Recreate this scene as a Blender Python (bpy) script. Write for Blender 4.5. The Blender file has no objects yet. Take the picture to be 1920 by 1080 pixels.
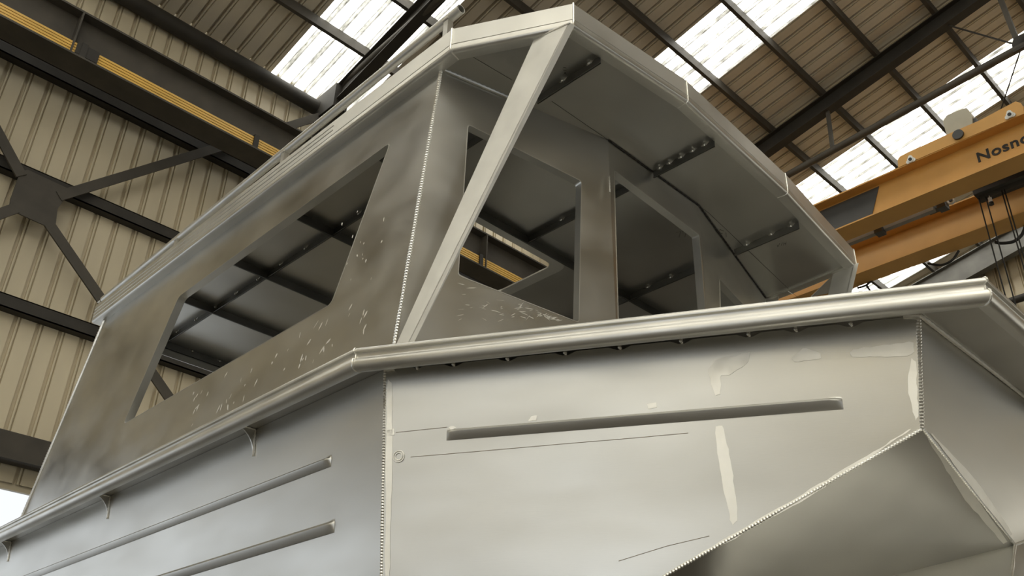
import bpy, math, random
from mathutils import Vector, Matrix
from mathutils.geometry import tessellate_polygon
random.seed(7)
V = Vector
S = bpy.context.scene
COL = S.collection
# ------------------------------------------------------------------ camera
F = 1745.0
YAW, PIT, ROL = [math.radians(a) for a in (46.4, 29.93, 1.86)]
fw = V((math.cos(YAW)*math.cos(PIT), math.sin(YAW)*math.cos(PIT), math.sin(PIT)))
rt = V((math.sin(YAW), -math.cos(YAW), 0)); up = rt.cross(fw)
R2 = math.cos(ROL)*rt + math.sin(ROL)*up
U2 = -math.sin(ROL)*rt + math.cos(ROL)*up
CAM = V((0, 0, 1.6))
cd = bpy.data.cameras.new('camera'); cam = bpy.data.objects.new('camera', cd); COL.objects.link(cam)
cam.matrix_world = Matrix.Translation(CAM) @ Matrix((R2, U2, -fw)).transposed().to_4x4()
cd.sensor_width = 36; cd.lens = F/1920*36; cd.clip_start = .05; cd.clip_end = 500
S.camera = cam
def ray(x, y): return (x-960)*R2 + (540-y)*U2 + F*fw
def on(x, y, n, p):
    d = ray(x, y); n = V(n); return CAM + d*(n.dot(V(p)-CAM)/n.dot(d))
def atz(x, y, z): return on(x, y, (0,0,1), (0,0,z))
def atx(x, y, X): return on(x, y, (1,0,0), (X,0,0))
def aty(x, y, Y): return on(x, y, (0,1,0), (0,Y,0))

# ------------------------------------------------------------------ materials
def mat(name):
    m = bpy.data.materials.new(name); m.use_nodes = True
    nt = m.node_tree; return m, nt, nt.nodes['Principled BSDF']
def ramp(nt, fac, stops):
    r = nt.nodes.new('ShaderNodeValToRGB'); e = r.color_ramp.elements
    e[0].position, e[0].color = stops[0][0], (*stops[0][1], 1)
    e[1].position, e[1].color = stops[-1][0], (*stops[-1][1], 1)
    for p, c in stops[1:-1]:
        n = e.new(p); n.color = (*c, 1)
    nt.links.new(fac, r.inputs[0]); return r.outputs[0]
def noise(nt, scale, detail=3, stretch=(1,1,1), rough=.5, dist=0):
    tc = nt.nodes.new('ShaderNodeTexCoord'); mp = nt.nodes.new('ShaderNodeMapping')
    mp.inputs['Scale'].default_value = stretch
    n = nt.nodes.new('ShaderNodeTexNoise'); n.inputs['Scale'].default_value = scale
    n.inputs['Detail'].default_value = detail; n.inputs['Roughness'].default_value = rough
    n.inputs['Distortion'].default_value = dist
    nt.links.new(tc.outputs['Object'], mp.inputs[0]); nt.links.new(mp.outputs[0], n.inputs['Vector'])
    return n.outputs[0]
def g(v): return (v, v*.985, v*.92)
def metal(name, lo, hi, r0, r1, bump=.0, stretch=(1,1,1), scale=2.2, metallic=1.0, streak=0.0):
    m, nt, b = mat(name)
    n1 = noise(nt, scale, 2, stretch, .5)
    nt.links.new(ramp(nt, n1, [(.3, g(lo)), (.48, g((lo+hi)/2)), (.7, g(hi))]), b.inputs['Base Color'])
    n2 = noise(nt, scale*1.7, 2, stretch, .5)
    nt.links.new(ramp(nt, n2, [(.3, (r0,)*3), (.7, (r1,)*3)]), b.inputs['Roughness'])
    b.inputs['Metallic'].default_value = metallic
    if bump:
        n3 = noise(nt, 1.5, 2, (1,1,1))
        n4 = noise(nt, 60, 2, (.25,.25,6))
        mx = nt.nodes.new('ShaderNodeMath'); mx.operation = 'MULTIPLY_ADD'
        mx.inputs[1].default_value = streak; nt.links.new(n4, mx.inputs[0]); nt.links.new(n3, mx.inputs[2])
        bp = nt.nodes.new('ShaderNodeBump'); bp.inputs['Strength'].default_value = bump
        bp.inputs['Distance'].default_value = .05
        nt.links.new(mx.outputs[0], bp.inputs['Height']); nt.links.new(bp.outputs[0], b.inputs['Normal'])
    return m
MILL = metal('mill_aluminium', .52, .66, .28, .40, .05, (1,1,1.6), 2.0, 1.0, .02)
HULL = metal('hull_aluminium', .59, .70, .32, .44, .05, (.5,.5,1.6), 1.6, .92, .05)
ROOFA = metal('roof_sheet_aluminium', .50, .62, .30, .42, .05, (1,1,1), 1.4)
BEAM_SHADE = metal('shade_toned_beam_aluminium', .17, .26, .4, .55, .0, (1,1,1), 3)  # base colour darkened to carry the shade around the roof beams
EXTR = metal('extruded_aluminium', .66, .76, .38, .48, .0, (1,1,1), 3)
BRIGHT = metal('brushed_aluminium', .72, .82, .5, .62, .0, (1,1,1), 6, .75)
WELD = metal('weld_aluminium', .85, .95, .3, .45, .0, (1,1,1), 30)
SAND = metal('sanded_aluminium', .96, 1.0, .52, .62, .0, (1,1,1), 14, 1)
TACK = metal('tack_aluminium', .85, .95, .2, .3, .0, (1,1,1), 20)
def paint(name, c, r=.5, var=.15, scale=3, metallic=0.0, stretch=(1,1,1)):
    m, nt, b = mat(name)
    n = noise(nt, scale, 4, stretch)
    nt.links.new(ramp(nt, n, [(.3, tuple(x*(1-var) for x in c)), (.7, tuple(x*(1+var) for x in c))]), b.inputs['Base Color'])
    b.inputs['Roughness'].default_value = r; b.inputs['Metallic'].default_value = metallic
    return m
STEEL = paint('dark_steel', (.028,.024,.018), .7, .25)
STEELG = paint('grey_steel', (.060,.052,.040), .7, .2)
GALV = paint('galvanised_steel', (.26,.25,.22), .5, .15)
CLADW = paint('wall_cladding', (.60,.525,.375), .55, .10, 1.2, 0, (1,1,.3))
CLADR = paint('roof_cladding', (.68,.61,.485), .6, .08, 1.2, 0, (1,.3,1))
ORANGE = paint('crane_orange', (.62,.33,.085), .42, .06, 2)
BLACK = paint('black_rubber', (.010,.010,.009), .5, .1)
INK = paint('black_ink', (.02,.018,.016), .6, .1)
CGREY = paint('crane_grey_panel', (.05,.05,.048), .5, .1)
TAN = paint('pale_housing', (.42,.39,.30), .5, .08)
WHITEP = paint('white_paint', (.7,.7,.66), .5, .1)
YEL = paint('yellow_conductor', (.74,.46,.10), .45, .12, 12, 0, (.2,1,1))
CONC = paint('concrete', (.095,.085,.07), .7, .2, 1.5)
BLOCK = paint('blockwork', (.34,.32,.27), .8, .1, 2)
TREST = paint('timber_block', (.25,.17,.09), .7, .2, 4)
# translucent daylight sheets: they glow with the daylight coming through
m, nt, b = mat('daylight_sheet')
b.inputs['Base Color'].default_value = (.7,.7,.65,1); b.inputs['Roughness'].default_value = .6
n = noise(nt, 5, 5, (1.6,.25,1), .65)
n2 = noise(nt, 40, 3, (1,1,1), .6)
mm = nt.nodes.new('ShaderNodeMath'); mm.operation = 'MULTIPLY_ADD'; mm.inputs[1].default_value = .35
nt.links.new(n2, mm.inputs[0]); nt.links.new(n, mm.inputs[2])
rcol = ramp(nt, mm.outputs[0], [(.40, (.28,.275,.24)), (.60, (.75,.74,.68)), (.85, (1,.985,.92))])
tc = nt.nodes.new('ShaderNodeTexCoord'); sx = nt.nodes.new('ShaderNodeSeparateXYZ'); nt.links.new(tc.outputs['Object'], sx.inputs[0])
def mth(op, a, b_=None):
    q = nt.nodes.new('ShaderNodeMath'); q.operation = op
    for i_, v_ in enumerate((a, b_)):
        if v_ is None: continue
        if isinstance(v_, (int, float)): q.inputs[i_].default_value = v_
        else: nt.links.new(v_, q.inputs[i_])
    return q.outputs[0]
fr0 = mth('FRACT', mth('MULTIPLY', sx.outputs[0], 1/.28))
rib = mth('MULTIPLY', mth('GREATER_THAN', fr0, .58), mth('LESS_THAN', fr0, .96))
nh = noise(nt, 9, 4, (1,.5,1), .7)
fac = mth('SUBTRACT', 1.0, mth('MULTIPLY', rib, mth('ADD', .68, mth('MULTIPLY', nh, .46))))
vm = nt.nodes.new('ShaderNodeVectorMath'); vm.operation = 'SCALE'
nt.links.new(rcol, vm.inputs[0]); nt.links.new(fac, vm.inputs['Scale'])
nt.links.new(vm.outputs[0], b.inputs['Emission Color'])
b.inputs['Emission Strength'].default_value = 6.5
SKYL = m

# ------------------------------------------------------------------ mesh builder
class MB:
    def __init__(s): s.v, s.f = [], []
    def add(s, vs, fs):
        o = len(s.v); s.v += [V(p) for p in vs]; s.f += [tuple(o+i for i in f) for f in fs]; return s
    def box(s, a, b):
        x0,y0,z0 = a; x1,y1,z1 = b
        return s.add([(x0,y0,z0),(x1,y0,z0),(x1,y1,z0),(x0,y1,z0),(x0,y0,z1),(x1,y0,z1),(x1,y1,z1),(x0,y1,z1)],
            [(0,3,2,1),(4,5,6,7),(0,1,5,4),(1,2,6,5),(2,3,7,6),(3,0,4,7)])
    def prism(s, prof, p0, p1, side, upv):
        """extrude 2D profile (a,b) -> a*side+b*upv from p0 to p1"""
        n = len(prof); p0, p1 = V(p0), V(p1)
        vs = [p0+a*side+b*upv for a,b in prof] + [p1+a*side+b*upv for a,b in prof]
        fs = [(i,(i+1)%n,n+(i+1)%n,n+i) for i in range(n)]
        tri = tessellate_polygon([[V((a,b,0)) for a,b in prof]])
        fs += [t[::-1] for t in tri] + [tuple(n+i for i in t) for t in tri]
        return s.add(vs, fs)
    def bar(s, p0, p1, w, h, upv=(0,0,1)):
        p0, p1 = V(p0), V(p1); d = (p1-p0).normalized(); upv = V(upv)
        side = d.cross(upv).normalized(); u = side.cross(d)
        return s.prism([(-w/2,-h/2),(w/2,-h/2),(w/2,h/2),(-w/2,h/2)], p0, p1, side, u)
    def ibeam(s, p0, p1, w, h, tf=.02, tw=.014, upv=(0,0,1)):
        p0, p1 = V(p0), V(p1); d = (p1-p0).normalized()
        side = d.cross(V(upv)).normalized(); u = side.cross(d)
        a, b2, c = w/2, h/2, tw/2
        pr = [(-a,-b2),(a,-b2),(a,-b2+tf),(c,-b2+tf),(c,b2-tf),(a,b2-tf),(a,b2),(-a,b2),(-a,b2-tf),(-c,b2-tf),(-c,-b2+tf),(-a,-b2+tf)]
        return s.prism(pr, p0, p1, side, u)
    def tube(s, pts, r, seg=12, cap=True, rf=None):
        pts = [V(p) for p in pts]; n = len(pts); o = len(s.v); prev = None
        for i, p in enumerate(pts):
            d = (pts[min(i+1,n-1)]-pts[max(i-1,0)]).normalized()
            if prev is None:
                a = d.cross(V((0,0,1)));
                if a.length < .01: a = d.cross(V((0,1,0)))
                a.normalize()
            else: a = (prev - d*prev.dot(d)).normalized()
            prev = a; b = d.cross(a); rr = rf(i) if rf else r
            for k in range(seg):
                t = 2*math.pi*k/seg; s.v.append(p + rr*(math.cos(t)*a+math.sin(t)*b))
        for i in range(n-1):
            for k in range(seg):
                q = (k+1)%seg; s.f.append((o+i*seg+k, o+i*seg+q, o+(i+1)*seg+q, o+(i+1)*seg+k))
        if cap:
            s.f.append(tuple(o+k for k in range(seg))[::-1]); s.f.append(tuple(o+(n-1)*seg+k for k in range(seg)))
        return s
    def ball(s, c, r, sc=(1,1,1), seg=10, rings=6):
        c = V(c); o = len(s.v)
        for i in range(1, rings):
            t = math.pi*i/rings
            for k in range(seg):
                a = 2*math.pi*k/seg
                s.v.append(c+V((r*sc[0]*math.sin(t)*math.cos(a), r*sc[1]*math.sin(t)*math.sin(a), r*sc[2]*math.cos(t))))
        s.v += [c+V((0,0,r*sc[2])), c-V((0,0,r*sc[2]))]; T = len(s.v)-2
        for i in range(rings-2):
            for k in range(seg):
                q = (k+1)%seg; s.f.append((o+i*seg+k, o+(i+1)*seg+k, o+(i+1)*seg+q, o+i*seg+q))
        for k in range(seg):
            q = (k+1)%seg; s.f.append((T, o+k, o+q)); s.f.append((T+1, o+(rings-2)*seg+q, o+(rings-2)*seg+k))
        return s
    def plate(s, outer, holes, nrm, th):
        """flat plate: outline polygons given in 3D; thickness th goes along nrm"""
        loops = [[V(p) for p in outer]] + [[V(p) for p in h] for h in holes]
        flat = [p for L in loops for p in L]; N = len(flat); nv = V(nrm).normalized()*th
        nn = V(nrm).normalized(); ax = nn.cross(V((0,0,1)))
        if ax.length < .1: ax = V((1,0,0))
        ax.normalize(); ay = nn.cross(ax)
        tri = tessellate_polygon([[V((p.dot(ax), p.dot(ay), 0)) for p in L] for L in loops])
        vs = flat + [p+nv for p in flat]; fs = []
        for t in tri:
            a, b, c = [flat[i] for i in t]
            t = tuple(t) if (b-a).cross(c-a).dot(nn) < 0 else tuple(t)[::-1]
            fs.append(t); fs.append(tuple(N+i for i in t[::-1]))
        o = 0
        for L in loops:
            m_ = len(L)
            for i in range(m_):
                j = (i+1) % m_; fs.append((o+i, o+j, N+o+j, N+o+i))
            o += m_
        return s.add(vs, fs)
    def sweep(s, prof, path, side_out, closed=False):
        """profile (out,z) swept along a horizontal path with mitred corners; side_out=+1: outward is right of travel"""
        P = [V(p) for p in path]; n = len(P); m_ = len(prof); rings = []
        for i in range(n):
            d0 = (P[i]-P[i-1]).normalized() if i > 0 else None
            d1 = (P[i+1]-P[i]).normalized() if i < n-1 else None
            if d0 is None: d0 = d1
            if d1 is None: d1 = d0
            n0 = V((d0.y,-d0.x,0))*side_out; n1 = V((d1.y,-d1.x,0))*side_out
            b = (n0+n1).normalized(); k = 1/max(.3, b.dot(n0))
            rings.append([P[i]+b*(a*k)+V((0,0,z)) for a,z in prof])
        vs = [p for r in rings for p in r]; fs = []
        for i in range(n-1):
            for j in range(m_):
                q = (j+1)%m_; fs.append((i*m_+j, i*m_+q, (i+1)*m_+q, (i+1)*m_+j))
        tri = tessellate_polygon([[V((a,z,0)) for a,z in prof]])
        fs += [tuple(t) for t in tri] + [tuple((n-1)*m_+i for i in t) for t in tri]
        return s.add(vs, fs)
    def build(s, name, material, parent=None, smooth=False):
        import bmesh
        me = bpy.data.meshes.new(name); me.from_pydata([tuple(p) for p in s.v], [], s.f)
        bm = bmesh.new(); bm.from_mesh(me); bmesh.ops.remove_doubles(bm, verts=bm.verts, dist=1e-5)
        bmesh.ops.recalc_face_normals(bm, faces=bm.faces); bm.to_mesh(me); bm.free()
        me.materials.append(material)
        o = bpy.data.objects.new(name, me); COL.objects.link(o)
        if smooth:
            me.polygons.foreach_set('use_smooth', [True]*len(me.polygons))
            me.set_sharp_from_angle(angle=math.radians(35))
        if parent:
            bpy.context.view_layer.update(); o.parent = parent; o.matrix_parent_inverse = W(parent).inverted()
        return o
def W(o):
    m_ = o.matrix_basis.copy()
    return (W(o.parent) @ o.matrix_parent_inverse @ m_) if o.parent else m_
def empty(name, loc, label, cat, group=None):
    o = bpy.data.objects.new(name, None); COL.objects.link(o); o.location = loc; o.empty_display_size = .2
    return tag(o, label, cat, group)
def tag(o, label, cat, group=None):
    o['label'] = label; o['category'] = cat
    if group: o['group'] = group
    return o
def struct(o, label=None, cat=None):
    o['kind'] = 'structure'
    if label: o['label'] = label; o['category'] = cat
    return o

mg, ntg, bg_ = mat('added_gable_glow')  # glow for the two light panels added on the gables
bg_.inputs['Base Color'].default_value = (.6,.6,.55,1)
ntg.links.new(ramp(ntg, noise(ntg, 1.2, 2), [(.3,(.8,.77,.68)),(.7,(1,.97,.88))]), bg_.inputs['Emission Color'])
bg_.inputs['Emission Strength'].default_value = 1.05
# ================================================================== THE HALL
YW, XG, XN, YS = 12.0, 21.7, -12.0, -16.0       # long wall, far gable, near gable, opposite wall
SL = .222; YR = -2.0
def zr(y): return 12.95 + SL*(YW-y) if y >= YR else 12.95 + SL*(YW-YR) - SL*(YR-y)
def corr(x0, x1, pitch=.28, d=.075):
    """trapezoidal sheet profile: list of (x, depth)"""
    out = []; k = math.floor(x0/pitch)
    while k*pitch < x1:
        b = k*pitch
        for dx, h in ((0,0),(.178,0),(.185,d),(.222,d),(.229,0),(.250,0),(.256,.03),(.266,.03),(.272,0)):
            x = b+dx
            if x0 < x < x1: out.append((x, h))
        k += 1
    return [(x0, 0)] + out + [(x1, 0)]
def sheet(prof, fn):
    mb = MB(); n = len(prof); vs = [fn(x, h, 0) for x,h in prof] + [fn(x, h, 1) for x,h in prof]
    mb.add(vs, [(i, i+1, n+i+1, n+i) for i in range(n-1)]); return mb
struct(MB().box((XN-1,YS-1,-.2),(XG+1,YW+4,0)).build('floor', CONC), 'grey concrete workshop floor', 'floor')
# long wall: sheeting above the opening, blockwork elsewhere
wl = sheet(corr(XN, XG), lambda x,h,t: V((x, YW-.0+h, 4.97 if t==0 else 13.2)))
wl.box((XN,YW+.04,4.9),(XG,YW+.1,13.2))
struct(wl.build('wall_left', CLADW), 'beige ribbed metal wall cladding behind the boat', 'wall')
struct(MB().box((5.6,YW-.05,0),(XG,YW+.15,4.97)).box((XN,YW-.05,0),(-8,YW+.15,4.97)).build('wall_base', BLOCK), 'pale lower wall below the ribbed cladding', 'wall')
gw = sheet(corr(YS, YW, .28), lambda y,h,t: V((XG+h, y, 0 if t==0 else zr(y)+.1)))
gw.box((XG+.04,YS,0),(XG+.1,YW,12.9))
struct(MB().box((XG-.06,-13.5,0),(XG-.01,-2.5,6.0)).build('window_21', bpy.data.materials['added_gable_glow'] if 'added_gable_glow' in bpy.data.materials else SKYL), 'added glowing panel on the unseen part of the far gable', 'window')  # unseen glowing panel, added to brighten the bow plate
struct(gw.build('wall_back', CLADW), 'beige ribbed gable wall at the far end of the hall', 'wall')
wr = sheet(corr(XN, XG), lambda x,h,t: V((x, YS-h, 5.0 if t==0 else zr(YS)+.2)))
struct(wr.build('wall_right', CLADW), 'ribbed side wall opposite the boat', 'wall')
# unseen near gable; its wide door opening is added to let light in
nw = MB().box((XN-.1,YS,6.2),(XN,YW,13)).box((XN-.1,2,0),(XN,YW,6.2)).box((XN-.1,YS,0),(XN,-6,6.2))
nw.add([(XN,YS,13),(XN,YW,13),(XN,YR,zr(YR))],[(0,1,2)])
struct(MB().box((XN+.01,-7,6.4),(XN+.05,2.5,10.8)).build('window_20', mg), 'added glowing panel high on the unseen near gable', 'window')  # unseen glowing panel, added to light the shoulder plate and brace
struct(nw.build('wall_front', CLADW), 'unseen near gable wall with an added door opening for light', 'wall')
struct(MB().box((XN,YS-.1,0),(XG,YS,2.4)).build('wall_right_base', BLOCK), 'low blockwork base of the opposite wall', 'wall')
# roof sheets with daylight strips
strips = [(-11.2,-8.2),(-6.0,-3.4),(-.3,1.5),(5.38,7.05),(10.62,11.98),(15.82,17.2),(19.9,21.2)]  # the unseen strips behind the camera are widened for more light
cuts = [XN]; kinds = []
for a, b in strips: cuts += [a, b]
cuts += [XG]
rc = MB(); nwin = 0
for i in range(len(cuts)-1):
    a, b = cuts[i], cuts[i+1]; p = corr(a, b)
    for (ya, yb) in ((YW, YR), (YR, YS)):
        far_side = (yb == YS and a > 5) or (yb == YR and -7 < a < -3)
        mb = sheet(p, lambda x,h,t,ya=ya,yb=yb: V((x, ya if t==0 else yb, zr(ya if t==0 else yb)+h)))
        if i % 2 == 0 or far_side: rc.add(mb.v, mb.f)
        else:
            nwin += 1
            o = mb.build('window_%d' % nwin, SKYL)
            struct(o, 'translucent ribbed skylight strip in the roof slope', 'skylight')
struct(rc.build('ceiling', CLADR), 'brown beige ribbed roof sheeting', 'roof')

# rafters and trusses
fr = [(-8.4,'frame behind the camera'),(-1.2,''),(6.42,'rafter truss above the stern, left of the skylight glare'),(13.86,'rafter truss crossing the roof at upper right'),(21.3,'gable rafter on the far end wall')]
def truss(X, label, tube=None):
    t = empty('roof_truss', (X, 0, 0), label, 'truss', 'roof trusses')
    mb = MB()
    for ya, yb in ((YW-.1, YR),(YR, YS+.1)):
        hh = .36 if tube else .62
        mb.ibeam((X,ya,zr(ya)-.24-hh/2),(X,yb,zr(yb)-.24-hh/2), .2, hh, .02, .014)
    mb.build('rafter', STEEL if tube else paint('gable_rafter_grey', (.13,.125,.11), .6, .2), t)
    if tube:
        (ya, za), (yb2, zb_) = tube
        MB().tube([(X,ya,za),(X,yb2,zb_),(X,-yb2-5,zb_),(X,YS+.5,za)], .068, 14).build('bottom_chord', STEELG, t, True)
        zc = lambda y: za+(zb_-za)*(ya-y)/(ya-yb2)
        MB().bar((X,5.9,zc(5.9)),(X,5.86,zr(5.86)-.55), .07, .05, (1,0,0)).build('strut', STEELG, t)
        MB().bar((X,yb2,zb_),(X,yb2+.06,zr(yb2)-.5), .08, .08, (1,0,0)).build('strut', STEELG, t)
        MB().bar((X,yb2-.1,zb_),(X,yb2-1.5,zr(yb2-1.5)-.5), .16, .12, (1,0,0)).build('strut', STEEL, t)
        MB().plate([(X-.06,yb2-.2,zb_-.06),(X-.06,yb2+.1,zb_-.08),(X-.06,yb2+.09,zb_+.08),(X-.06,yb2+.03,zb_+.2),(X-.06,yb2-.14,zb_+.2)],[],(1,0,0),.02).build('gusset_plate', STEEL, t)
        MB().tube([(X,yb2+.95,zr(yb2+.95)-.6),(X,yb2,zb_+.05)], .016, 8).build('tie_rod', STEEL, t)
        MB().tube([(X,yb2,zb_-.05),(X+1.2,yb2+.9,zb_-.3)], .012, 8).build('tie_rod', STEEL, t)
    return t
truss(6.42, 'dark rafter truss over the boat stern beside the left skylight', ((11.6,12.9),(2.4,13.5)))
truss(13.86, 'dark rafter truss crossing the roof at upper right with a round tube chord', ((11.5,12.33),(2.45,13.07)))
truss(21.3, 'grey gable rafter against the far end wall behind the crane')
# truss foot bracket near the column head
t = empty('wall_column', (6.42, 11.7, 0), 'dark steel column under the truss end, mostly hidden behind the boat roof', 'column')
MB().ibeam((6.42,11.72,0),(6.42,11.72,12.75), .22, .3, .02, .014, (0,1,0)).build('shaft', STEEL, t)
MB().box((6.28,11.25,12.35),(6.56,11.88,12.85)).build('cap_box', STEEL, t)
MB().box((6.3,10.7,10.05),(6.54,11.7,10.24)).build('runway_bracket', STEEL, t)
MB().tube([(6.42,11.45,12.85),(6.35,11.4,12.95),(6.42,11.33,13.0),(6.49,11.4,12.95),(6.42,11.45,12.85)], .018, 8).build('shackle', STEEL, t)
# purlins
ordw = ['lowest','second','third','fourth','fifth','sixth','seventh','eighth','ninth']
for i in range(9):
    y = 10.55 - i*1.165
    mb = MB(); z = zr(y)-.03
    for a, b in ((XN, XG-.05),):
        pr = [(-.035,-.2),(.035,-.2),(.035,-.185),(-.02,-.185),(-.02,-.012),(.035,-.012),(.035,0),(-.035,0)]
        mb.prism(pr, (a,y,z), (b,y,z), V((0,1,0)), V((0,0,1)))
    tag(mb.build('purlin', GALV if False else STEELG), 'dark roof purlin, %s one up the slope from the eave gutter' % ordw[i], 'purlin', 'purlins under the roof slope')
# eave gutter beam
gb = MB()
gb.tube([(XN,YW-.15,12.64),(6.28,YW-.15,12.64)], .138, 16)
tag(gb.build('eave_beam', STEEL, None, True), 'thick black eave beam along the top of the ribbed wall', 'beam')
# wall girts
for z, lab in ((10.70,'uppermost dark wall girt, passing just under the runway beam'),(8.98,'middle dark wall girt, running into the bracing plate'),(7.12,'lower dark wall girt, ending behind the boat stern')):
    mb = MB().box((XN,YW-.16,z-.09),(XG-.1,YW-.005,z-.075)).box((XN,YW-.16,z-.09),(XG-.1,YW-.145,z+.09)).box((XN,YW-.16,z+.075),(XG-.1,YW-.005,z+.09))
    tag(mb.build('wall_girt', STEEL), lab, 'girt', 'girts on the ribbed wall')
tag(MB().box((XN,YW-.3,5.16),(XG-.1,YW-.06,5.48)).build('lintel_beam', STEELG), 'wide grey steel beam above the bright opening at lower left', 'beam')
# X bracing with gusset
yb = YW-.28
t = empty('wall_bracing', (2.5, yb, 8.7), 'dark grey cross bracing with a large centre plate on the ribbed wall', 'bracing')
gp = [(20,372),(38,322),(52,318),(125,352),(122,372),(108,392),(104,425),(96,428),(30,398),(17,392)]
MB().plate([aty(x,y,yb) for x,y in gp], [], (0,1,0), .02).build('centre_plate', STEELG, t)
def brace_arm(x0,y0,x1,y1,w,far=None):
    a = aty(x0,y0,yb); b = aty(x1,y1,yb); d = (b-a).normalized()
    if far: b = a + d*far
    MB().bar(a, b, .03, w, (0,0,1) if abs(d.z) < .7 else (1,0,0)).build('arm', STEELG, t)
brace_arm(110,368,418,274,.14, 5.4)
brace_arm(92,420,186,556,.14, 7.2)
brace_arm(40,330,0,256,.14, 4.6)
brace_arm(30,390,0,401,.14, 4.2)

# runway beam with conductor bars
t = empty('crane_runway_beam', (4, 10.95, 10.4), 'dark steel crane runway beam with a yellow conductor strip along the ribbed wall', 'beam')
MB().box((XN,10.74,10.26),(XG-.4,11.16,10.29)).box((XN,10.935,10.29),(XG-.4,10.955,11.02)).box((XN,10.78,11.02),(XG-.4,11.12,11.05)).build('beam', STEELG, t)
cb = MB()
for k in range(4): cb.box((XN,10.80,10.335+k*.045),(XG-.6,10.84,10.368+k*.045))
cb.build('conductor_bars', YEL, t)
for (x, y) in ((160,85),(480,262),(900,505)):
    p = aty(x, y, 10.8)
    MB().box((p.x-.04,10.77,10.30),(p.x+.04,10.86,10.54)).box((p.x-.02,10.80,10.5),(p.x+.02,10.94,10.54)).build('bar_bracket', STEEL, t)
for x in (2.05, 6.42, 9.6):
    MB().box((x-.012,10.78,10.29),(x+.012,10.94,11.02)).build('stiffener', STEELG, t)
MB().box((2.10,10.78,10.33),(2.40,10.92,10.52)).build('junction_box', STEEL, t)
t2 = empty('crane_runway_beam', (4, -15, 10.4), 'crane runway beam on the opposite side of the hall', 'beam')
MB().box((XN,-15.2,10.26),(XG-.4,-14.8,10.29)).box((XN,-15.01,10.29),(XG-.4,-14.99,11.02)).box((XN,-15.2,11.02),(XG-.4,-14.8,11.05)).build('beam', STEELG, t2)
bpy.data.objects.remove(t2.children[0]); bpy.data.objects.remove(t2)

# gable wall members
tag(MB().tube([(21.5,11.5,12.55),(21.5,-6,12.55)], .09, 12).build('wall_girt', STEEL, None, True), 'dark tubular girt on the far gable wall right of the bow rail', 'girt')
tag(MB().box((21.45,6.2,0),(21.6,6.32,13.9)).build('gable_post', STEELG), 'narrow dark vertical post on the far gable wall', 'post')

# ------------------------------------------------------------------ overhead crane
XC = 13.16
crane = empty('overhead_crane', (13.7, 4, 10.5), 'orange twin-girder overhead crane spanning the hall at right', 'crane')
def girder(X, zb, zt, name='girder'):
    wf, tf = .43, .025
    g_ = MB()
    g_.box((X-wf/2,-14.5,zb),(X+wf/2,10.66,zb+tf))
    g_.box((X-.02,-14.5,zb+tf),(X+.02,10.66,zt-tf))
    g_.box((X-wf/2,-14.5,zt-tf),(X+wf/2,10.66,zt))
    return g_.build(name, ORANGE, crane)
zb1, zt1 = 10.45, 11.13
G1 = girder(XC, zb1, zt1)
X2 = 14.72
G2 = girder(X2, zb1, zt1-.03)
# dark panel on the near end of the first girder web
a = [atx(x,y,XC-.03) for x,y in ((1650,357),(1480,430),(1440,520),(1632,405))]
zz0, zz1 = zb1+.06, zt1-.06
y_top = atx(1650,357,XC-.03).y; y_bot = atx(1632,405,XC-.03).y
MB().plate([(XC-.028,y_top,zz1),(XC-.028,10.5,zz1),(XC-.028,10.5,zz0),(XC-.028,y_bot,zz0)],[],(-1,0,0),.006).build('dark_web_panel', CGREY, G1)
# lettering on the web
cu = bpy.data.curves.new('lettering', 'FONT'); cu.body = 'Nosno'; cu.size = 1; cu.extrude = .004; cu.offset = .022
cu.space_character = 1.08
to = bpy.data.objects.new('lettering', cu); COL.objects.link(to)
bpy.context.view_layer.update()
me = bpy.data.meshes.new_from_object(to.evaluated_get(bpy.context.evaluated_depsgraph_get()))
bpy.data.objects.remove(to)
pN0 = atx(1833,305,XC-.026); pN1 = atx(1831,288,XC-.026); pE = atx(1893,277,XC-.026)
h = (pN1-pN0).z*1.05; hs = h/.70
wN = pN0.y - pE.y
xs_ = [v.co.x for v in me.vertices]
k = wN/(max(xs_)*.615)
for v in me.vertices:
    x, y, z = v.co; v.co = (XC-.027-z, pN0.y - x*k, pN0.z + y*hs)
me.materials.clear(); me.materials.append(INK)
lo = bpy.data.objects.new('lettering', me); COL.objects.link(lo); lo.parent = G1; lo.matrix_parent_inverse = W(G1).inverted()
lo['label'] = 'dark lettering reading Nosno on the girder web'
# end carriage on the wall side runway
MB().box((XC-.5,10.6,11.09),(X2+.6,11.1,11.33)).build('end_carriage', ORANGE, crane)
# trolley
tr = empty('hoist_trolley', (13.5, 2.6, zt1), 'orange hoist trolley with pale motor housing riding on the crane girders', 'hoist')
XT = XC-.225
tp = [(1686,292),(1692,300),(1700,302),(1860,236),(1915,214),(1920,196),(1912,187),(1880,196),(1760,245),(1695,270),(1684,274)]
tp = [(1684,314),(1683,301),(1687,293),(1767,256),(1838,225),(1904,190),(1914,193),(1919,202),(1920,213),(1800,264)]
MB().plate([atx(x,y,XT) for x,y in tp],[],(1,0,0),.04).build('side_plate', ORANGE, tr)
MB().box((XC-.2,1.2,zt1),(X2+.2,3.2,zt1+.12)).build('trolley_frame', ORANGE, tr)
for (x,y) in ((1708,300),(1894,216)):
    c = atx(x,y,XT-.01)
    pl = MB()
    for k in range(3):
        a_ = math.radians(90+120*k); q = c+V((0, math.cos(a_)*.05, math.sin(a_)*.05))
        pl.tube([q, q+V((-.02,0,0))], .035, 14)
    pl.tube([c, c+V((-.025,0,0))], .055, 18)
    o = pl.build('wheel_flange', WHITEP, tr, True)
    MB().tube([c+V((-.02,0,0)), c+V((-.04,0,0))], .028, 14).build('axle_bore', BLACK, o, True)
c = atx(1797,253,XT-.01)
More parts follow.
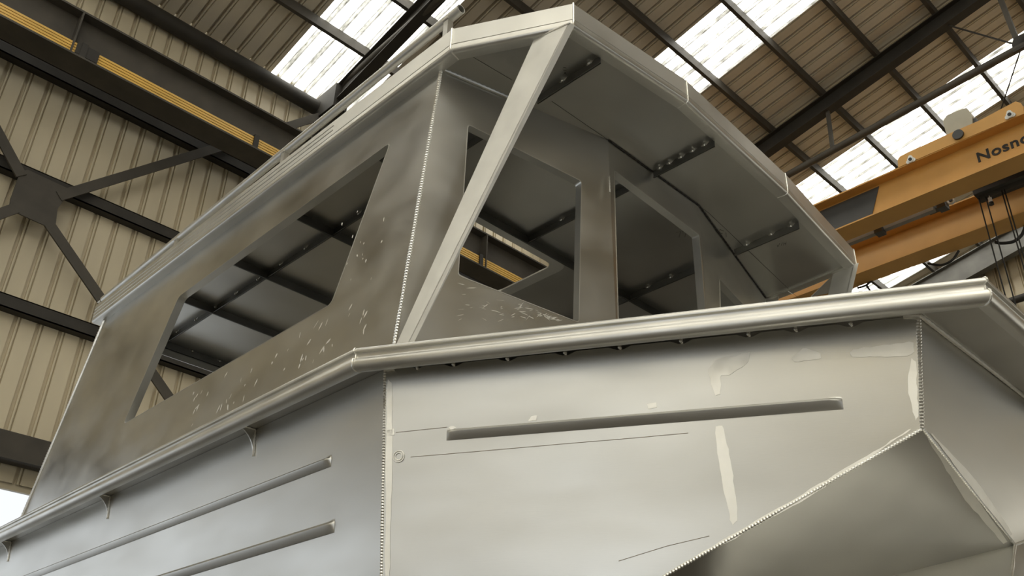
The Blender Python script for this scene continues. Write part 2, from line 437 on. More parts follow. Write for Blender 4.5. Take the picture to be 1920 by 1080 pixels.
MB().tube([c, c+V((-.03,0,0))], .085, 24).build('drum_bore', CGREY, tr, True)
# pale motor housing
hp = [(1768,228),(1775,216),(1802,205),(1812,202),(1817,207),(1822,216),(1823,224),(1824,240),(1790,256),(1776,258)]
mh = MB().plate([atx(x,y,XC+.02) for x,y in hp],[],(1,0,0),.5)
mh.build('motor_housing', TAN, tr)
c0 = atx(1826,226,XC+.05); MB().box((c0.x,c0.y-.04,c0.z-.1),(c0.x+.3,c0.y+.03,c0.z+.04)).build('housing_cap', CGREY, tr)
# hoist gear between the girders
XR = 13.94
z0 = atx(1850,372,XR).z
pa, pb = atx(1830,362,XR), atx(1925,318,XR)
MB().box((XR-.16,pb.y-1.2,z0+.05),(XR+.16,pa.y,z0+.3)).build('hoist_drum_frame', BLACK, tr)
MB().tube([(XR,pb.y-1,z0+.22),(XR,pa.y-.05,z0+.22)], .19, 20).build('rope_drum', STEEL, tr, True)
for (x,y) in ((1785,378),):
    c = atx(x,y,XR-.1)
    MB().tube([c, c+V((-.05,0,0))], .06, 8).build('guide_wheel', WHITEP, tr, True)
    MB().tube([c+V((-.04,0,0)), c+V((-.07,0,0))], .03, 10).build('axle_bore', BLACK, tr, True)
c = atx(1752,390,XR-.1); MB().box((c.x-.05,c.y-.1,c.z-.04),(c.x+.1,c.y+.12,c.z+.05)).build('buffer', CGREY, tr)
for (x0,y0,nm) in ((1834,367,0),(1846,361,0),(1876,350,.0),(1881,348,.03)):
    p = atx(x0,y0,XR); MB().tube([p+V((0,0,.2)), (p.x+nm,p.y,3.0)], .011, 6).build('hoist_rope', BLACK, tr)
MB().box((XR-.15, atx(1857,355,XR).y-.25, 2.6),(XR+.15, atx(1857,355,XR).y+.25, 3.0)).build('hook_block', ORANGE, tr)
c = atx(1857,376,XR); MB().tube([c+V((0,0,.35)), c+V((0,0,.03))], .006, 6).tube([c+V((0,0,.05)), c-V((0,0,.04))], .03, 12).build('pendant_light', WHITEP, tr, True)
MB().tube([c-V((0,0,.04)), c-V((0,0,.08))], .04, 12).build('pendant_base', BLACK, tr, True)
# festoon cable loops below the second girder
def loop(pts, X, r=.022):
    P = [atx(x,y,X) for x,y in pts]; out = []
    for i in range(len(P)-1):
        p0 = P[max(i-1,0)]; p1 = P[i]; p2 = P[i+1]; p3 = P[min(i+2,len(P)-1)]
        for k in range(8):
            t_ = k/8; out.append(.5*((2*p1)+(p2-p0)*t_+(2*p0-5*p1+4*p2-p3)*t_*t_+(3*p1-p0-3*p2+p3)*t_**3))
    out.append(P[-1]); return MB().tube(out, r, 8).build('festoon_cable', BLACK, crane, True)
loop([(1655,503),(1628,532),(1608,540)], X2+.2, .02)
loop([(1624,534),(1632,546),(1640,560)], X2+.2, .02)
loop([(1798,470),(1785,488),(1765,497),(1740,494)], X2+.2, .022)
loop([(1866,454),(1878,456),(1900,453),(1916,440),(1924,420)], X2+.2, .028)
loop([(1836,398),(1840,400),(1846,396)], X2, .01)
a_, b_ = atx(1590,455,13.75), atx(1752,392,13.75)
MB().bar((13.75,a_.y+2,a_.z),(13.75,b_.y,a_.z), .10, .10).build('cable_tray', GALV, crane)
# brackets between girders
for x,y in ((1648,432),(1766,385)):
    c = atx(x,y,XC+.5); MB().box((c.x-.05,c.y-.07,c.z-.06),(c.x+.12,c.y+.07,c.z+.05)).build('cross_bracket', CGREY, crane)

# ================================================================== THE BOAT
boat = empty('workboat', (3.73, 5, .0), 'bare aluminium workboat hull with wheelhouse, under construction in the hall', 'boat')
XCEN = 3.73
def lerp(a,b,t): return V(a)+(V(b)-V(a))*t
def mir(p): return V((2*XCEN-p[0], p[1], p[2]))
ZR = 3.286
# --- hull planes
J1 = atz(722,693,3.28); J2 = atz(1722,592,3.28); J3 = atz(1920,755,3.28); J3 = V((2*XCEN-J2.x, J2.y, 3.28))
nS = V((1,0,.1)); L1 = on(715,1080,nS,J1)
n1 = (J2-J1).cross(L1-J1).normalized()
if n1.x > 0: n1 = -n1
K = on(1729,803,n1,J1); G = on(1245,1080,n1,J1)
n3 = (J3-J2).cross(K-J2).normalized()
if n3.y > 0: n3 = -n3
N = on(1903,1022,n3,J2)
nb = (K-G).cross(N-K).normalized()
if nb.z > 0: nb = -nb
nS = -nS.normalized()
# side plate
AFT = 9.6
def side_at(y, z): return V((J1.x + .1*(J1.z - z), y, z))
seam = (L1-J1)
seam_low = J1 + seam*((3.28-1.3)/(J1.z-L1.z))
hs = MB().plate([J1, (J1.x,AFT,3.28), side_at(AFT,1.3), seam_low], [], -nS, .006)
HS = hs.build('hull_side_plate', HULL, boat)
hs2 = MB().plate([mir(J1), (mir(J1).x,AFT,3.28), mir(side_at(AFT,1.3)), mir(seam_low)], [], (-1,0,0), .006)
hs2.build('hull_side_plate', HULL, boat)
# shoulder plate P1 with notched top edge
tk = [(783,686),(851,679),(952,668),(1060,657),(1162,647),(1277,634),(1403,620),(1491,610),(1594,600)]
ed = (J2-J1).normalized(); Lp = (J2-J1).length
dn = n1.cross(ed).normalized()
if dn.z > 0: dn = -dn
ts = []
for x,y in tk:
    q = on(x,y,n1,J1); ts.append((q-J1).dot(ed))
top = [J1 + dn*.002]; gap = .003
top = [J1+dn*.0]
for i,t_ in enumerate(ts):
    w = .045 if i else .02; dd = .017 if i else .008
    if i == 0: top.append(J1+ed*(t_-.04)+dn*.0)
    top += [J1+ed*(t_-w)+dn*gap, J1+ed*(t_-.012)+dn*dd, J1+ed*(t_+.012)+dn*dd, J1+ed*(t_+w)+dn*gap]
top += [J1+ed*(ts[-1]+.09)+dn*.0, J2]
# lower outline: down the seam, along the bottom plate
# the bottom edge line meets the seam line here
_d = (G-K).normalized(); _s = seam.normalized(); _w = K-J1
_t = (_w.dot(_d)-_w.dot(_s)*_s.dot(_d))/(_s.dot(_d)**2-1)
Glow = K + _d*_t
seam_P = J1 + _s*((Glow-J1).dot(_s))
print('GLOW', tuple(Glow), 'K', tuple(K), 'seamP', tuple(seam_P), 'seamlow', tuple(seam_low))
Glow = lerp(Glow, seam_P, 1)
MBp = MB().plate(top + [K, seam_P], [], -n1, .006)
SH = MBp.build('hull_shoulder_plate', HULL, boat)
MB().plate([mir(p) for p in [J1,J2,K,seam_P]], [], mir(J1)-mir(J1)+V((-1,0,0)), .006).build('hull_shoulder_plate', HULL, boat)
# bow plate P3
N2 = mir(N)
if N.x < XCEN: pass
Nr = V((2*XCEN-K.x, K.y, K.z))
nxt = on(1990,990,n3,J2)
BW = MB().plate([J2, J3, on(2300,1150,n3,J2), nxt, N, K], [], -n3, .006).build('bow_plate', HULL, boat)
# bottom plate, inner plate
e1 = on(1672,1080,nb,K); low = e1 + (e1-N)*1.5
BT = MB().plate([K, N, low, Glow+(V((0,0,-.3))*0)], [], -nb, .006).build('bow_bottom_plate', MILL, boat)
e2 = N + V((.02,.30,-1.0))*.5
q1 = atz(1897,1080, N.z-.22); e2 = N+(q1-N)*2.2
ni = (low-N).cross(e2-N).normalized()
MB().plate([N, low, e2], [], ni if ni.x>0 else -ni, .006).build('keel_plate', HULL, boat)
r1 = N + (nxt-N).normalized()*1.6
nn2 = (e2-N).cross(r1-N).normalized()
MB().plate([N, e2, e2+(r1-N), r1], [], nn2 if nn2.y>0 else -nn2, .006).build('forefoot_plate', HULL, boat)
# transom, keel and cradle below (out of the photo)
MB().plate([(J1.x,AFT,3.28),(mir(J1).x,AFT,3.28),mir(side_at(AFT,1.3)),side_at(AFT,1.3)],[],(0,-1,0),.006).build('transom_plate', HULL, boat)
MB().plate([side_at(AFT,1.3),mir(side_at(AFT,1.3)),mir(seam_low),seam_low],[],(0,0,-1),.006).build('keel_bottom_plate', HULL, boat)
for y in (4.2, 8.2):
    MB().box((J1.x+.3,y-.1,0),(mir(J1).x-.3,y+.1,1.3)).build('cradle_beam', TREST, boat)
# deck plate
A_ = V((1.986,3.035,ZR)); B_ = V((3.164,.89,ZR)); C_ = V((2*XCEN-3.164,.89,ZR)); D_ = V((2*XCEN-1.986,3.035,ZR))
aft1 = V((1.995,AFT,ZR)); aft2 = V((2*XCEN-1.995,AFT,ZR))
dk = [(p.x+dx,p.y+dy,3.281) for p,dx,dy in ((aft1,.03,0),(A_,.03,.0),(B_,.02,.035),(C_,-.02,.035),(D_,-.03,0),(aft2,-.03,0))]
DK = MB().plate(dk, [], (0,0,1), .006).build('deck_plate', MILL, boat)
# fender rail profile (out, z)
prof = [(-.055,-.005),(-.05,-.044),(-.02,-.053),(-.004,-.050),(.005,-.043),(.010,-.033),(.012,-.022),(.011,-.012),(.008,-.006),(-.004,-.003),(-.006,.001),(-.006,.020),(-.004,.024),(.008,.026),(.010,.031),(.009,.039),(.004,.045),(-.004,.047),(-.05,.047),(-.055,.04)]
path = [aft1, A_, B_, C_, D_, aft2]
FR = MB().sweep(prof, path, 1).build('gunwale_rail', EXTR, boat, True)
# check side: outward must be toward the camera
def bead(pts, r, name, parent, step=.006, amp=.22, material=None):
    P = [V(p) for p in pts]; out = []
    for i in range(len(P)-1):
        L = (P[i+1]-P[i]).length; n_ = max(2, int(L/step))
        out += [lerp(P[i],P[i+1],k/n_) for k in range(n_)]
    out.append(P[-1])
    return MB().tube(out, r, 7, True, lambda i: r*(1+amp*(1 if i%2 else -1)) * (1+.12*math.sin(i*.13))).build(name, material or WELD, parent, True)
# seams
bead([J1+n1*.002, seam_low+n1*.002], .0058, 'weld_bead', SH)
bead([J2+n1*.001, K+n1*.001], .0075, 'weld_bead', SH)
bead([K+nb*.002, G+nb*.002, Glow], .0055, 'weld_bead', SH)
bead([K+n3*.001, N+n3*.001], .0055, 'weld_bead', BW)
bead([N, e2], .005, 'weld_bead', BW)
bead([N, r1], .006, 'weld_bead', BW)
jw = [on(1693,594,n1,J1)+n1*.004, J2+V((-.006,-.008,-.004)), J3+V((0,-.008,-.004))]
bead(jw, .0085, 'weld_bead', BW, .02, .1)
bead([J1+V((-.012,-.01,-.004)), J1+ed*.05+n1*.008], .012, 'weld_bead', SH, .012, .15)
# mitre welds on the rail corners
def rail_ring(P, prev, nxt_, prof_, k=1.0, off=.002):
    d0 = (P-prev).normalized(); d1 = (nxt_-P).normalized()
    b = (V((d0.y,-d0.x,0))+V((d1.y,-d1.x,0))).normalized(); kk = 1/max(.3,b.dot(V((d0.y,-d0.x,0))))
    return [P+b*((a+off)*kk)+V((0,0,z)) for a,z in prof_]
for P, a, b_ in ((A_,aft1,B_),(B_,A_,C_),(C_,B_,D_)):
    rg = rail_ring(P, a, b_, prof[1:18])
    bead(rg, .0035, 'weld_bead', FR, .012, .15)
# tack welds
for i,t_ in enumerate(ts):
    p = J1+ed*t_+dn*.006+n1*.004
    mb = MB().ball(p, .0095 if i else .007, (1,1,1.15)); mb.ball(p+dn*.006+ed*.002, .007)
    mb.build('tack_weld', TACK, SH, True)
# pressed swages
def swage(p0, p1, nrm, dwn, parent, h=.052, d=.014):
    p0, p1 = V(p0), V(p1); e = (p1-p0).normalized(); n_ = 14; vs = []
    prof_ = [(-.3,0),(-.02,.9),(.04,1.0),(.10,.86),(1.0,.0)]
    prof_ = [(0,0),(.10,-.0),(.20,.25),(.30,.9),(.36,1.0),(.44,.93),(.92,.28),(1,0)]
    L = (p1-p0).length; st = [0,.006,.02,.05]+[L*k/10 for k in range(1,10)]+[L-.05,L-.02,L-.006,L]
    mb = MB(); m_ = len(prof_)
    for s_ in st:
        k = min(1, s_/.035, (L-s_)/.035); k = max(0,k)**.6
        for a,b in prof_: mb.v.append(p0+e*s_+dwn*(a*h)+nrm*(b*d*k+.0006))
    for i in range(len(st)-1):
        for j in range(m_-1): mb.f.append((i*m_+j, i*m_+j+1, (i+1)*m_+j+1, (i+1)*m_+j))
    return mb.build('pressed_swage', HULL, parent, True)
swage(on(838,803,n1,J1), on(1578,742,n1,J1), n1, dn, SH, .052, .019)
dS = V((.1,0,-1)).normalized()
sA = side_at(0, 2.995); 
def sp(x,y): return on(x,y,nS,J1)
swage(sp(622,852), V(side_at(9.0, sp(622,852).z)), nS, dS, HS, .055, .02)
swage(sp(628,972), V(side_at(7.6, sp(628,972).z)), nS, dS, HS, .06, .02)
# faint laser scribe lines are grooves: thin raised seams
LINE = paint('scribe_tan', (.30,.25,.17), .6, .3, 20)
for k_, ln_ in enumerate(([(770,857),(900,846),(1060,832),(1180,822),(1290,812)], [(742,811),(790,806),(838,801)], [(1160,1052),(1250,1024),(1330,1005)])):
    MB().tube([on(x,y,n1,J1)+n1*.0006 for x,y in ln_], .0011, 5).build('scribe_line', LINE, SH)
# knee brackets
for (x,y) in ((480,802),(208,930),(22,1015)):
    p = sp(x,y); yy = p.y; h_ = .13; w_ = .135
    pts = []
    x0 = J1.x
    pts.append((x0, yy, 3.28)); pts.append((x0-w_, yy, 3.28))
    for k in range(1,9):
        a = math.pi/2*k/8
        pts.append((x0-w_*(1-math.sin(a))-.004+ .012*(k/8), yy, 3.28-h_*(1-math.cos(a))))
    pts.append((x0+.014, yy, 3.28-h_))
    kb = MB().plate(pts, [], (0,1,0), .008).build('knee_bracket', EXTR, boat)
    bead([(x0-.004,yy-.003,3.275),(x0+.010,yy-.003,3.28-h_-.01)], .005, 'weld_bead', kb, .01, .25)
    bead([(x0-.004,yy-.003,3.276),(x0-w_*.6,yy-.003,3.276)], .004, 'weld_bead', kb, .01, .25)
# sanded patches on the shoulder plate
def patch(pts, nrm, P0, parent, off=.0012, m_=None, name='sanded_patch'):
    q = [on(x,y,nrm,P0)+V(nrm)*off for x,y in pts]
    out = []
    for i in range(len(q)):           # slightly ragged edge, corners cut
        a, b = q[i], q[(i+1)%len(q)]; k_ = max(3, min(9, int((b-a).length/.02)))
        for t_ in range(k_):
            f_ = .12+.76*t_/(k_-1)
            p = lerp(a,b,f_); e_ = (b-a).normalized(); s_ = V(nrm).cross(e_)
            out.append(p + s_*random.uniform(-1,1)*min(.0025,(b-a).length*.06))
    return MB().plate(out, [], nrm, .0003).build(name, m_ or SAND, parent)
patch([(1327,695),(1342,672),(1375,668),(1408,658),(1405,678),(1370,703),(1350,704),(1352,738),(1340,743)], n1, J1, SH)
patch([(1484,672),(1508,651),(1538,661),(1540,673),(1490,679)], n1, J1, SH)
patch([(1592,662),(1602,655),(1650,648),(1712,640),(1713,662),(1700,668),(1600,670)], n1, J1, SH)
patch([(1340,800),(1356,797),(1372,870),(1384,975),(1372,985),(1352,900)], n1, J1, SH)
patch([(840,801),(850,799),(856,802),(846,807)], n1, J1, SH)
patch([(996,780),(1008,778),(1006,789),(990,790)], n1, J1, SH)
patch([(1213,757),(1230,754),(1232,764),(1216,768)], n1, J1, SH)
patch([(725,806),(740,804),(740,817),(726,818)], n1, J1, SH)
patch([(727,710),(736,720),(735,900),(731,1080),(722,1080),(724,860)], n1, J1, SH)
patch([(1260,1068),(1440,964),(1600,870),(1718,798),(1640,852),(1520,930),(1360,1020)], n1, J1, SH)
patch([(1735,800),(1830,900),(1898,1000),(1890,1006),(1810,900)], n3, J2, BW)
patch([(1735,815),(1742,812),(1890,1015),(1880,1020),(1800,925)], nb, K, BT)
patch([(1708,670),(1718,680),(1722,780),(1716,790),(1700,720)], n1, J1, SH)
# round ground mark
c = on(748,856,n1,J1)
for r_ in (.024,.015):
    mk = [c+n1*.002+(ed*math.cos(a)+dn*math.sin(a))*r_ for a in [2*math.pi*k/28 for k in range(29)]]
    MB().tube(mk, .0022, 6).build('grinding_ring', SAND, SH, True)

# --- wheelhouse
ZC = 4.9
T1, T2, T3, T4 = [atz(x,y,ZC) for x,y in ((828,130),(1140,262),(1310,385),(1435,558))]
B1 = atx(740,650,2.15)
nF1 = (T2-T1).cross(B1-T1).normalized()
if nF1.y > 0: nF1 = -nF1
MM = on(1155,600,nF1,T1)
def down(T, M, z): return T + (M-T)*((T.z-z)/(T.z-M.z))
ZB = 3.288
b1 = down(T1,B1,ZB); b2 = down(T2,MM,ZB); b3 = V((2*3.59-b2.x+.02, b2.y, ZB)); 
M2 = on(1326,580,(0,1,0),(0,MM.y,0)); b3 = down(T3,M2,ZB)
b4 = V((mir(b1).x, b1.y, ZB))
nSd = V((0,1,0)).cross(b1-T1).normalized()
if nSd.x > 0: nSd = -nSd
nF2 = (T3-T2).cross(b2-T2).normalized(); nF2 = -nF2 if nF2.y > 0 else nF2
nF3 = (T4-T3).cross(b3-T3).normalized(); nF3 = -nF3 if nF3.y > 0 else nF3
TH = .005
def rounded(pts, r=.03, n_=4):
    P = [V(p) for p in pts]; out = []
    for i in range(len(P)):
        a, b, c_ = P[i-1], P[i], P[(i+1)%len(P)]
        da = (a-b); dc = (c_-b); ra = min(r, da.length*.4, dc.length*.4)
        s0 = b+da.normalized()*ra; s1 = b+dc.normalized()*ra
        for k in range(n_+1):
            t_ = k/n_; out.append(lerp(lerp(s0,b,t_),lerp(b,s1,t_),t_))
    return out
def flange(loop_, nrm, depth, parent, name='window_flange', material=None):
    """return lip running inward all round a window hole"""
    L = [V(p) for p in loop_]; c_ = sum(L, V())/len(L); n_ = len(L); mb = MB()
    inn = -V(nrm).normalized()*depth
    o_ = [p-(p-c_).normalized()*.0005 for p in L]
    i_ = [p-(p-c_).normalized()*.0065 for p in L]
    fr_ = V(nrm)*.0015
    vs = [p+fr_ for p in o_]+[p+fr_ for p in i_]+[p+inn for p in i_]+[p+inn for p in o_]
    fs = []
    for i in range(n_):
        j = (i+1)%n_
        for k in range(4):
            q = (k+1)%4; fs.append((k*n_+i, k*n_+j, q*n_+j, q*n_+i))
    return mb.add(vs, fs).build(name, material or EXTR, parent)
def sd(x,y): return on(x,y,nSd,T1)
a_top = atz(196,600,ZC); a_top = T1+V((0,sd(196,604).y-T1.y,0)); a_bot = sd(36,985); a_bot = a_bot + (a_bot-sd(192,622)).normalized()*.12
a_bot = V((b1.x, a_bot.y, ZB))
winS = rounded([sd(733,266),sd(335,556),sd(231,796),sd(617,576),sd(636,545)], .03)
winS = rounded([sd(733,266),sd(335,556),sd(231,796),sd(622,570)], .035)
SW = MB().plate([T1,a_top,a_bot,b1],[winS],-nSd,TH).build('wheelhouse_side_wall', MILL, boat)
flange(winS, nSd, .05, SW)
MB().plate([mir(p)+V((0,0,0)) for p in (T1,a_top,a_bot,b1)],[[mir(p) for p in winS]],(-1,0,0),TH).build('wheelhouse_side_wall', MILL, boat)
def f1(x,y): return on(x,y,nF1,T1)
wA = rounded([f1(877,232),f1(1091,339),f1(1086,606),f1(858,517)], .018)
W1 = MB().plate([T1,T2,b2,b1],[wA],-nF1,TH).build('wheelhouse_front_wall', MILL, boat)
flange(wA, nF1, .05, W1)
def f2(x,y): return on(x,y,nF2,T2)
wB = rounded([f2(1151,318),f2(1311,440),f2(1328,640),f2(1161,665)], .012)
W2 = MB().plate([T2,T3,b3,b2],[wB],-nF2,TH).build('wheelhouse_front_wall', MILL, boat)
flange(wB, nF2, .05, W2)
def f3(x,y): return on(x,y,nF3,T3)
wC = rounded([f3(1349,523),f3(1398,575),f3(1440,650),f3(1353,650)], .01)
W3 = MB().plate([T3,T4,b4,b3],[wC],-nF3,TH).build('wheelhouse_front_wall', MILL, boat)
flange(wC, nF3, .05, W3)
# aft bulkhead with open doorway
yA = lerp(a_top,a_bot,.0).y
MB().plate([a_top, mir(a_top), mir(a_top)-V((0,0,.12)), a_top-V((0,0,.12))],[],(0,1,0),TH).build('aft_header_plate', MILL, boat)
# weld beads on the wheelhouse
bead([T1+nSd*.003, b1+nSd*.003], .0085, 'weld_bead', SW, .007, .2)
bead([a_top+nSd*.003, a_bot+nSd*.003], .012, 'weld_bead', SW, .01, .12)
bead([T1+nF1*.006-V((0,0,.004)), lerp(T1,T2,.45)+nF1*.006-V((0,0,.004))], .009, 'weld_bead', W1, .014, .2, MILL)
bead([T1+nSd*.006-V((0,0,.004)), lerp(T1,a_top,.12)+nSd*.006-V((0,0,.004))], .005, 'weld_bead', SW, .012, .2, MILL)
MB().ball(T1+nF1*.008+nSd*.006, .016, (1.3,1,.7)).build('weld_bead', WELD, W1, True)
bead([T2+nF1*.002-V((0,0,.25)), T2+nF1*.002-V((0,0,.36))], .004, 'weld_bead', W2, .01, .2)
bead([lerp(T2,T3,.0)+nF2*.004-V((0,0,.003)), T3+nF2*.004-V((0,0,.003)), T4+nF3*.004-V((0,0,.003))], .004, 'weld_bead', W2, .02, .2, STEEL)

def scuffs(n_, area_, fn, parent, ang, ln=(.006,.03), wd=(.0006,.0022), sd_=3):
    rnd = random.Random(sd_); mb = MB(); nrm = None
    for _ in range(n_):
        x = rnd.uniform(area_[0], area_[2]); y = rnd.uniform(area_[1], area_[3])
        p, nv = fn(x, y); a = ang+rnd.gauss(0,.35); L_ = rnd.uniform(*ln); w_ = rnd.uniform(*wd)
        h_ = nv.cross(V((0,0,1))).normalized(); v_ = nv.cross(h_)
        d_ = h_*math.cos(a)+v_*math.sin(a); c_ = nv.cross(d_)
        q = [p-d_*L_, p-d_*L_*.4+c_*w_, p+d_*L_*.3+c_*w_*.8, p+d_*L_, p+d_*L_*.4-c_*w_, p-d_*L_*.5-c_*w_]
        mb.add([k_+nv*.0008 for k_ in q], [(0,1,2,3,4,5)])
    o = mb.build('scuff_marks', SAND, parent); o['kind'] = 'stuff'; return o
scuffs(46, (900,548,1075,612), lambda x,y: (f1(x,y), nF1), W1, .3) if False else None
def inF1(x,y):
    y0 = 517+(x-858)*.385+8; return f1(x, y0+(y)*max(6,(632-(x-760)*.125)-y0-6)), nF1
scuffs(60, (860,0,1050,1), inF1, W1, .35)
def inS(x,y): return sd(x, 795-(x-231)*.565+14+y*70), nSd
scuffs(46, (360,0,690,1), inS, SW, 1.1, (.008,.03), (.002,.007), 5)
scuffs(14, (640,0,720,1), lambda x,y: (sd(x,380+y*150), nSd), SW, 1.2, (.006,.02), (.002,.006), 8)
# --- roof
Vp = [atz(x,y,ZC) for x,y in ((845,92),(1075,45),(1290,188),(1477,360),(1606,500))]
V6 = V((mir(Vp[0]).x-.02, Vp[0].y+.05, ZC))
YA = 6.93
ra1 = V((Vp[0].x, YA, ZC)); ra2 = V((V6.x, YA, ZC))
rpath = [ra1]+Vp+[V6, ra2]
hatch = rounded([(3.13,3.72,ZC),(3.92,3.72,ZC),(3.92,4.29,ZC),(3.13,4.29,ZC)], .07, 5)
RP = MB().plate(rpath, [hatch], (0,0,1), .006).build('roof_plate', ROOFA, boat)
# hatch doubler frame
def off(L, c_, k): return [c_+(V(p)-c_)*1.0+((V(p)-c_).normalized()*k) for p in L]
hc = V((3.525,4.005,ZC))
MB().plate([p-V((0,0,.004)) for p in off(hatch,hc,.10)], [[p-V((0,0,.004)) for p in hatch]], (0,0,1), .003).build('hatch_frame', EXTR, RP)
fprof = [(-.07,-.012),(-.022,-.014),(-.010,-.011),(-.002,-.004),(.001,.006),(.001,.026),(-.0015,.028),(-.0015,.031),(.001,.033),(.001,.134),(-.003,.139),(-.012,.14),(-.02,.138),(-.02,.012),(-.07,.008)]
FA = MB().sweep(fprof, rpath, 1).build('roof_fascia', EXTR, boat, True)
for i in range(1, len(rpath)-1):
    rg = rail_ring(rpath[i], rpath[i-1], rpath[i+1], [fprof[j] for j in (0,1,2,3,4,9,10,11)])
    bead(rg, .0045 if i in (1,2) else .0025, 'weld_bead', FA, .012, .12)
# stacked gutter ridges along the port side
for z_ in (.066, .098):
    MB().sweep([(0,z_-.004),(.004,z_-.002),(.004,z_+.002),(0,z_+.004)], [ra1, V((Vp[0].x,3.7,ZC))], 1).build('trim_rib', EXTR, FA)
# roof beams
tz = [(1055,165),(1105,130)]
def notched(p0, p1, parent, tacks, h=.05, nrm=None, fl=.01):
    """flat bar hung under the roof plate, top edge relieved at the tack welds, with a bottom flange"""
    p0, p1 = V(p0), V(p1); e = (p1-p0).normalized(); L = (p1-p0).length
    nrm = V((e.y,-e.x,0)); pts = [p0]
    for t_ in sorted(tacks):
        if .04 < t_ < L-.04:
            pts += [p0+e*(t_-.03), p0+e*(t_-.01)-V((0,0,.012)), p0+e*(t_+.01)-V((0,0,.012)), p0+e*(t_+.03)]
    pts += [p1, p1-V((0,0,h)), p0-V((0,0,h))]
    mb = MB().plate(pts, [], nrm, .005)
    mb.prism([(0,-h),(fl,-h),(fl,-h+.005),(0,-h+.005)], p0, p1, nrm, V((0,0,1)))
    o = mb.build('roof_beam', BEAM_SHADE, parent)
    for t_ in sorted(tacks):
        if .04 < t_ < L-.04: MB().ball(p0+e*t_-V((0,0,.009))+nrm*.009, .0095).build('tack_weld', TACK, o, True)
    return o
ztop = ZC-.0005
def yline(x,y,X): return None
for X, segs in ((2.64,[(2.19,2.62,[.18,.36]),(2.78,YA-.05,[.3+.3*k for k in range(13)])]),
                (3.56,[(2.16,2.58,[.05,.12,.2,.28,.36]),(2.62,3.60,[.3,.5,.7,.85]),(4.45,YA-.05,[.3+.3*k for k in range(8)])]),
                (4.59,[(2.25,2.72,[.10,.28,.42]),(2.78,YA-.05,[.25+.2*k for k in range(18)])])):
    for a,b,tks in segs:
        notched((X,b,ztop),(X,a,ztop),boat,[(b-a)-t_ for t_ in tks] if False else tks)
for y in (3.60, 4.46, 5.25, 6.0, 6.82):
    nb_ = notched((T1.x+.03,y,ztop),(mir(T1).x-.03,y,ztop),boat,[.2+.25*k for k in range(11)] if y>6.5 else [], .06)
# roof handrail pipe
PX = 2.12
pz_ = 5.135
p0 = atx(858,17,PX)
pts = [V((PX,YA-.02,5.09)), V((PX,5.6,5.10)), V((PX,4.28,5.135)), V((PX,2.78,5.165)), V((PX,p0.y-.02,5.20))]
pts = [V((PX,YA-.05,5.085)), V((PX,5.6,5.115)), V((PX,4.28,5.145)), V((PX,p0.y-.03,5.178))]
outp = []
RR = MB()
# open ended pipe: outer and inner wall
RR.tube(pts, .026, 20, False); RR.tube(pts, .0215, 20, False)
n_ = 20
for e_ in (0,1):
    a_ = e_*3*n_; b_ = 4*n_+e_*3*n_
    for k in range(n_): RR.f.append((a_+k, a_+(k+1)%n_, b_+(k+1)%n_, b_+k))
HR = RR.build('handrail', EXTR, boat, True)
for (x,y) in ((840,52),(535,290),(333,455),(192,562)):
    q = atx(x,y,PX); zt_ = pts[0].z + (pts[-1].z-pts[0].z)*((q.y-pts[0].y)/(pts[-1].y-pts[0].y)) - .02
    MB().bar((PX,q.y,5.03),(PX,q.y,zt_), .035, .035, (0,1,0)).build('rail_post', EXTR, HR)
    MB().tube([(PX-.022,q.y-.02,zt_+.004),(PX-.022,q.y+.02,zt_+.004)], .005, 8).build('weld_bead', WELD, HR, True)
# --- visor braces
def visor_brace(tp3, bt3, name='visor_brace'):
    L0,C0,R0 = tp3; L9,C9,R9 = bt3
    k0 = L0+(R0-C0); k9 = L9+(R9-C9)
    th = (R0-C0).length
    mb = MB()
    # angle section: two thin legs
    def leg(a,b,c_,d,inn):
        mb.add([a,b,c_,d,a+inn,b+inn,c_+inn,d+inn],[(0,1,2,3),(7,6,5,4),(0,4,5,1),(1,5,6,2),(2,6,7,3),(3,7,4,0)])
    e = (C9-C0).normalized()
    i1 = (R0-C0).normalized()*.006
    leg(L0,C0,C9,L9,i1)
    i2 = (L0-C0); i2 = (i2-e*i2.dot(e)).normalized()*.006
    leg(C0,R0,R9,C9,i2)
    return mb.build(name, BRIGHT, boat)
tp3 = [atz(1002,72,4.895),atz(1068,42,4.895),atz(1078,47,4.895)]
bt3 = [atz(741,650,3.365),atz(765,646,3.355),atz(776,643,3.35)]
bt3 = [q+(q-p)*.04 for p,q in zip(tp3,bt3)]
VB = visor_brace(tp3, bt3)
bead([tp3[0]-V((0,0,.004)), tp3[1]-V((0,0,.004))+nF1*.004], .005, 'weld_bead', VB, .01, .2)
# starboard brace: grey face and bright narrow edge
tq = [atz(1562,514,4.89),atz(1600,497,4.89),atz(1610,493,4.89)]
base = V((mir(b1).x, b1.y-.05, 3.3))
pb_ = [atz(1562,514,4.89)+V((-.02,.08,0))]
bq0 = atz(1553,556,4.6)
def ext(a,x,y,z,zz):
    p = atz(x,y,z); return a+(p-a)*((a.z-zz)/(a.z-p.z))
bq = [tq[0]+(base-tq[1])*1.0, base, base+(tq[2]-tq[1])]
visor_brace(tq, bq)
MB().plate([atz(1520,556,4.89),atz(1565,512,4.89),atz(1600,499,4.89),atz(1572,545,4.89)],[],(0,0,-1),.004).build('corner_gusset', BRIGHT, boat)

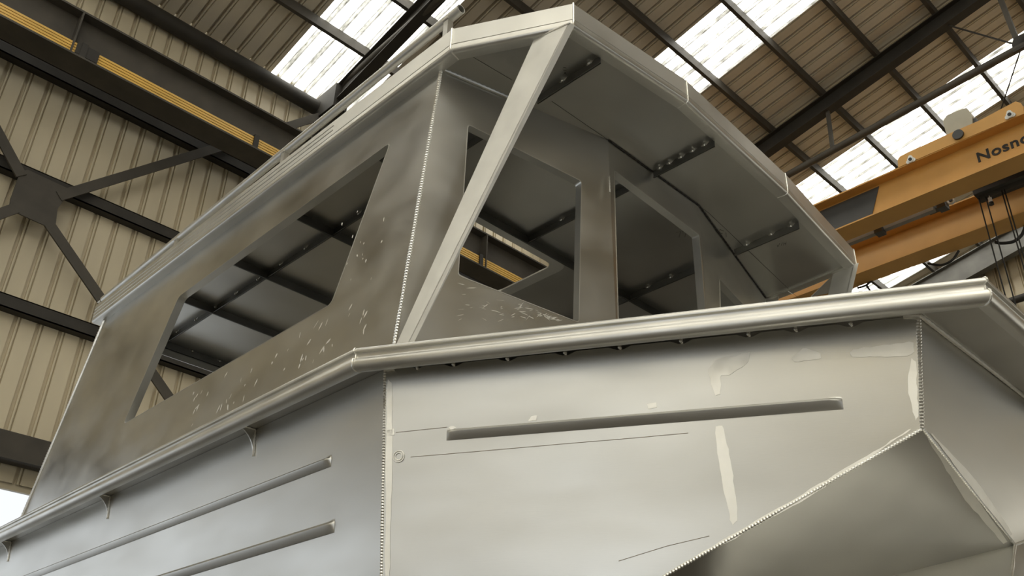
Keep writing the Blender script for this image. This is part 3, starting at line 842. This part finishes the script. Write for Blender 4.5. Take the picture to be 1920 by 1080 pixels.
# --- handwriting and stamped marks
def scrib(strokes, nrm, P0, parent, r=.0011):
    mb = MB()
    for st in strokes:
        mb.tube([on(x,y,nrm,P0)+V(nrm)*.001 for x,y in st], r, 5)
    return mb.build('marker_writing', INK, parent)
dz = (0,0,-1)
scrib([[(1268,436),(1276,434),(1273,445)],[(1279,434),(1288,432),(1284,444)]], dz, (0,0,ZC), RP)
scrib([[(1350,430),(1347,441)],[(1350,430),(1357,433)],[(1349,436),(1355,438)],[(1347,441),(1355,445)],[(1361,436),(1362,444)]], dz, (0,0,ZC), RP)
scrib([[(1474,453),(1473,459)],[(1470,454),(1469,460)],[(1474,456),(1470,457)],[(1467,455),(1465,460)],[(1462,456),(1459,462)],[(1457,459),(1459,462),(1457,463)]], dz, (0,0,ZC), RP)
scrib([[(1056,126),(1062,127)],[(1056,131),(1062,131)],[(1058,135),(1062,139)],[(1057,139),(1061,135)]], dz, (0,0,ZC), RP)
scrib([[(868,120),(962,182)] if False else [(867,95),(960,150)],[(867,95),(842,114)]], dz, (0,0,ZC), RP, .0008)
scrib([[(1035,190),(1140,262),(1330,400),(1500,562)]], dz, (0,0,ZC), RP, .0010)
scrib([[(1328,622),(1329,614),(1333,619),(1338,613),(1339,621)],[(1348,613),(1352,618),(1353,611)],[(1360,612),(1368,611),(1362,617),(1372,616)]], dz, (0,0,3.281), DK)

# ------------------------------------------------------------------ light
w = bpy.data.worlds.new('world'); S.world = w; w.use_nodes = True
bg = w.node_tree.nodes['Background']; bg.inputs[0].default_value = (.89,.945,1.0,1); bg.inputs[1].default_value = 1.0
def area(name, loc, size, energy, rot, col=(1,1,.96)):
    l = bpy.data.lights.new(name, 'AREA'); l.shape = 'RECTANGLE'; l.size, l.size_y = size; l.energy = energy; l.color = col
    o = bpy.data.objects.new(name, l); COL.objects.link(o); o.location = loc; o.rotation_euler = rot; return o
# added area light in the unseen gable doorway, brightens the hull metal
area('added_door_light', (XN+.2, -2, 3.1), (6, 8), 48, (0, math.radians(-90), 0), (1,.97,.9))
S.view_settings.view_transform = 'Standard'; S.view_settings.look = 'None'
S.view_settings.gamma = 1; S.view_settings.use_curve_mapping = False
S.view_settings.exposure = 0.12
